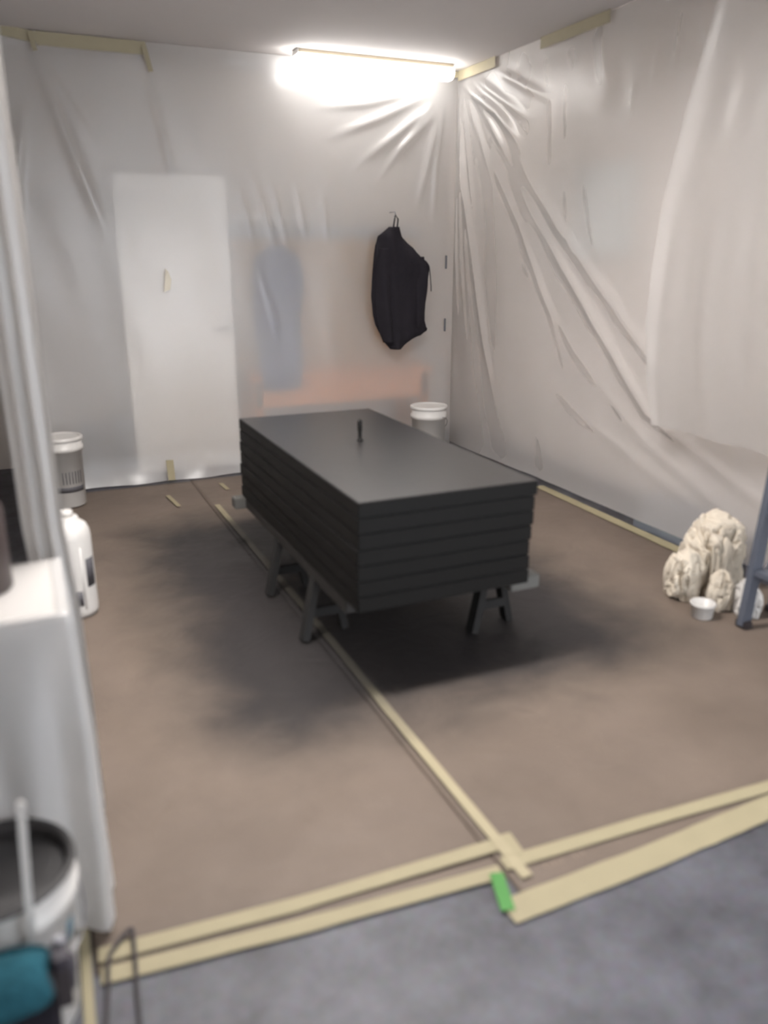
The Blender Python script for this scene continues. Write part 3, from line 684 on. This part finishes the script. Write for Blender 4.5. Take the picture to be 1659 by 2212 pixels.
# ------------------------------------------------------------------ left: draped table and jar
tbw = empty('work_table', (-0.40, 1.90, 0), 'white-topped work table at the left edge under a plastic drape', 'table')
MB().box(-.42, .405, -.19, .18, .785, .822, .004).build('table_top', M['plastic_white'], tbw)
for x in (-.38, .36):
    for y in (-.15, .14): MB().box(x - .02, x + .02, y - .02, y + .02, 0, .785, .003).build('leg', M['white_metal'], tbw)
def drape():
    # skirt hanging from the table edge on front and right side
    pts = []
    n1, n2 = 80, 34
    for k in range(n1 + 1): pts.append((-0.82 + 0.845 * k / n1, 1.700, (0, -1)))
    for k in range(1, n2 + 1): pts.append((0.025, 1.700 + .38 * k / n2, (1, 0)))
    vs_, fs = [], []; nv = 44
    inner = [(max(-.80, min(0.0, p[0])), max(1.725, min(2.06, p[1]))) for p in pts]
    for (q, p) in zip(inner, pts): vs_.append((q[0], q[1], .8255))
    for j in range(nv + 1):
        t = j / nv; z = .826 - t * .81
        for i, (x, y, n) in enumerate(pts):
            w = min(1, t * 3)
            s_ = i * .11
            d = w * (.012 + .010 * math.sin(s_ * 5.0 + t * 1.6 + 2 * n3(s_ * .5, z, 1)) + .022 * n3(s_ * 1.1, z * 1.1, 4.4)) * (0.6 + .6 * t)
            if n[0]: d *= .55
            vs_.append((x + n[0] * d, y + n[1] * d, z))
    m_ = len(pts)
    for j in range(nv + 1):
        for i in range(m_ - 1): a = j * m_ + i; fs.append((a, a + m_, a + m_ + 1, a + 1))
    return vs_, fs
v, f = drape()
o = link('plastic_drape', v, f, M['film_left'], None, True); tag(o, 'milky plastic drape hanging from the white table edge down to the floor', 'drape')
jr = empty('dark_jar', (-0.150, 1.93, .822), 'dark brown jar with a lid standing on the white table at the left edge', 'jar')
MB().lathe([(.060, 0), (.066, .006), (.066, .19), (.055, .215), (.050, .22)], n=32).build('body', M['jar'], jr, True)
MB().lathe([(.054, .216), (.056, .222), (.056, .252), (.050, .256)], n=32).build('lid', M['rubber'], jr, True)

# ------------------------------------------------------------------ lower left foreground
b = bucket('black_filled_bucket', (-0.175, 1.525, 0), .115, .142, .385, 'white bucket with dried black paint inside, lower left foreground', M['plastic_white'], filled=M['paint_black'], bail=-2.2)
rf = lambda z: .1185 + z * (.0198 / .308) + .0006
wrap(b, rf, -1.02, -0.86, .175, .255, M['label_dark'], 'label', 4); wrap(b, rf, -0.56, -0.36, .215, .265, M['label_blue'], 'label', 4)
st = empty('white_stick', (-0.139, 1.368, 0.0), 'thin white stick leaning against the front of the black-filled bucket', 'stick')
MB().beam((0, 0, .0), (.038, .004, .62), .014, .007, (0, 1, 0)).build('shaft', M['plastic_white'], st)
MB().box((.034), .042, -.0005, .0085, .615, .625, .001).build('tip', M['plastic_white'], st)
tx = empty('tool_box', (-0.235, 1.235, 0), 'dark tool box on the floor in the lower left corner below the teal roll', 'toolbox')
MB().box(-.19, .150, -.10, .098, 0, .235, .006).build('body', M['tool'], tx)
MB().box(-.195, .155, -.104, .100, .235, .275, .008).build('lid', M['tool'], tx)
MB().box(.03, .07, .098, .110, .20, .255, .003).build('latch', M['orange'], tx)
MB().tube([(-.12, -.07, .275), (-.11, -.07, .30), (.06, -.07, .30), (.07, -.07, .275)], .009).build('handle', M['rubber'], tx, True)
tr = empty('teal_roll', (-0.215, 1.262, .2755), 'rolled teal woven cloth lying on the dark tool box', 'cloth')
v, f = [], []; n = 90; xs = (-.16, -.10, 0, .06, .095, .115, .124); sc = (.98, 1, 1, 1, .93, .80, .58)
for k in range(n + 1):
    t = k / n; ang = t * 6 * PI + .4; r = .012 + .050 * t
    for x, c_ in zip(xs, sc): v.append((x + .004 * math.sin(ang * 2), r * c_ * math.cos(ang), .064 + r * c_ * math.sin(ang)))
m_ = len(xs)
for k in range(n):
    for i in range(m_ - 1): f.append((m_ * k + i, m_ * k + i + 1, m_ * (k + 1) + i + 1, m_ * (k + 1) + i))
o = link('cloth', v, f, M['teal'], tr, True)
so = o.modifiers.new('thickness', 'SOLIDIFY'); so.thickness = .003
gd = empty('spray_gun', (-0.068, 1.285, .2755), 'dark spray gun body standing beside the teal roll on the tool box', 'spray gun')
MB().lathe([(.018, .0), (.020, .03), (.022, .034), (.022, .06), (.012, .07), (.010, .078)], n=20).build('cup', M['tool'], gd, True)
MB().box(-.012, .012, -.045, .022, .078, .103, .004).build('gun_body', M['tool'], gd)
MB().beam((0, -.035, .08), (.0, -.050, .012), .018, .024, (1, 0, 0)).build('grip', M['rubber'], gd)
MB().lathe([(.010, .103), (.010, .112)], 0, 0, 14).build('knob', M['steel'], gd, True)

cb = MB()
pts = [(-.03, 1.30, .006), (.0, 1.50, .012), (.012, 1.59, .014), (.045, 1.635, .016), (.066, 1.652, .018), (.071, 1.640, .017), (.066, 1.56, .014), (.058, 1.47, .007), (.052, 1.38, .006), (.03, 1.2, .006), (-.05, 1.0, .006)]
sm = []
for i in range(len(pts) - 1):
    p0, p1, p2, p3 = (Vector(pts[max(0, min(len(pts) - 1, i + d))]) for d in (-1, 0, 1, 2))
    for k in range(6):
        t = k / 6; sm.append(.5 * ((2 * p1) + (p2 - p0) * t + (2 * p0 - 5 * p1 + 4 * p2 - p3) * t * t + (3 * p1 - p0 - 3 * p2 + p3) * t ** 3))
sm.append(Vector(pts[-1]))
cb.tube(sm, .0052, 10)
tag(cb.build('black_cable', M['rubber'], None, True), 'thin black cable looping over the paper edge beside the lower left bucket', 'cable')
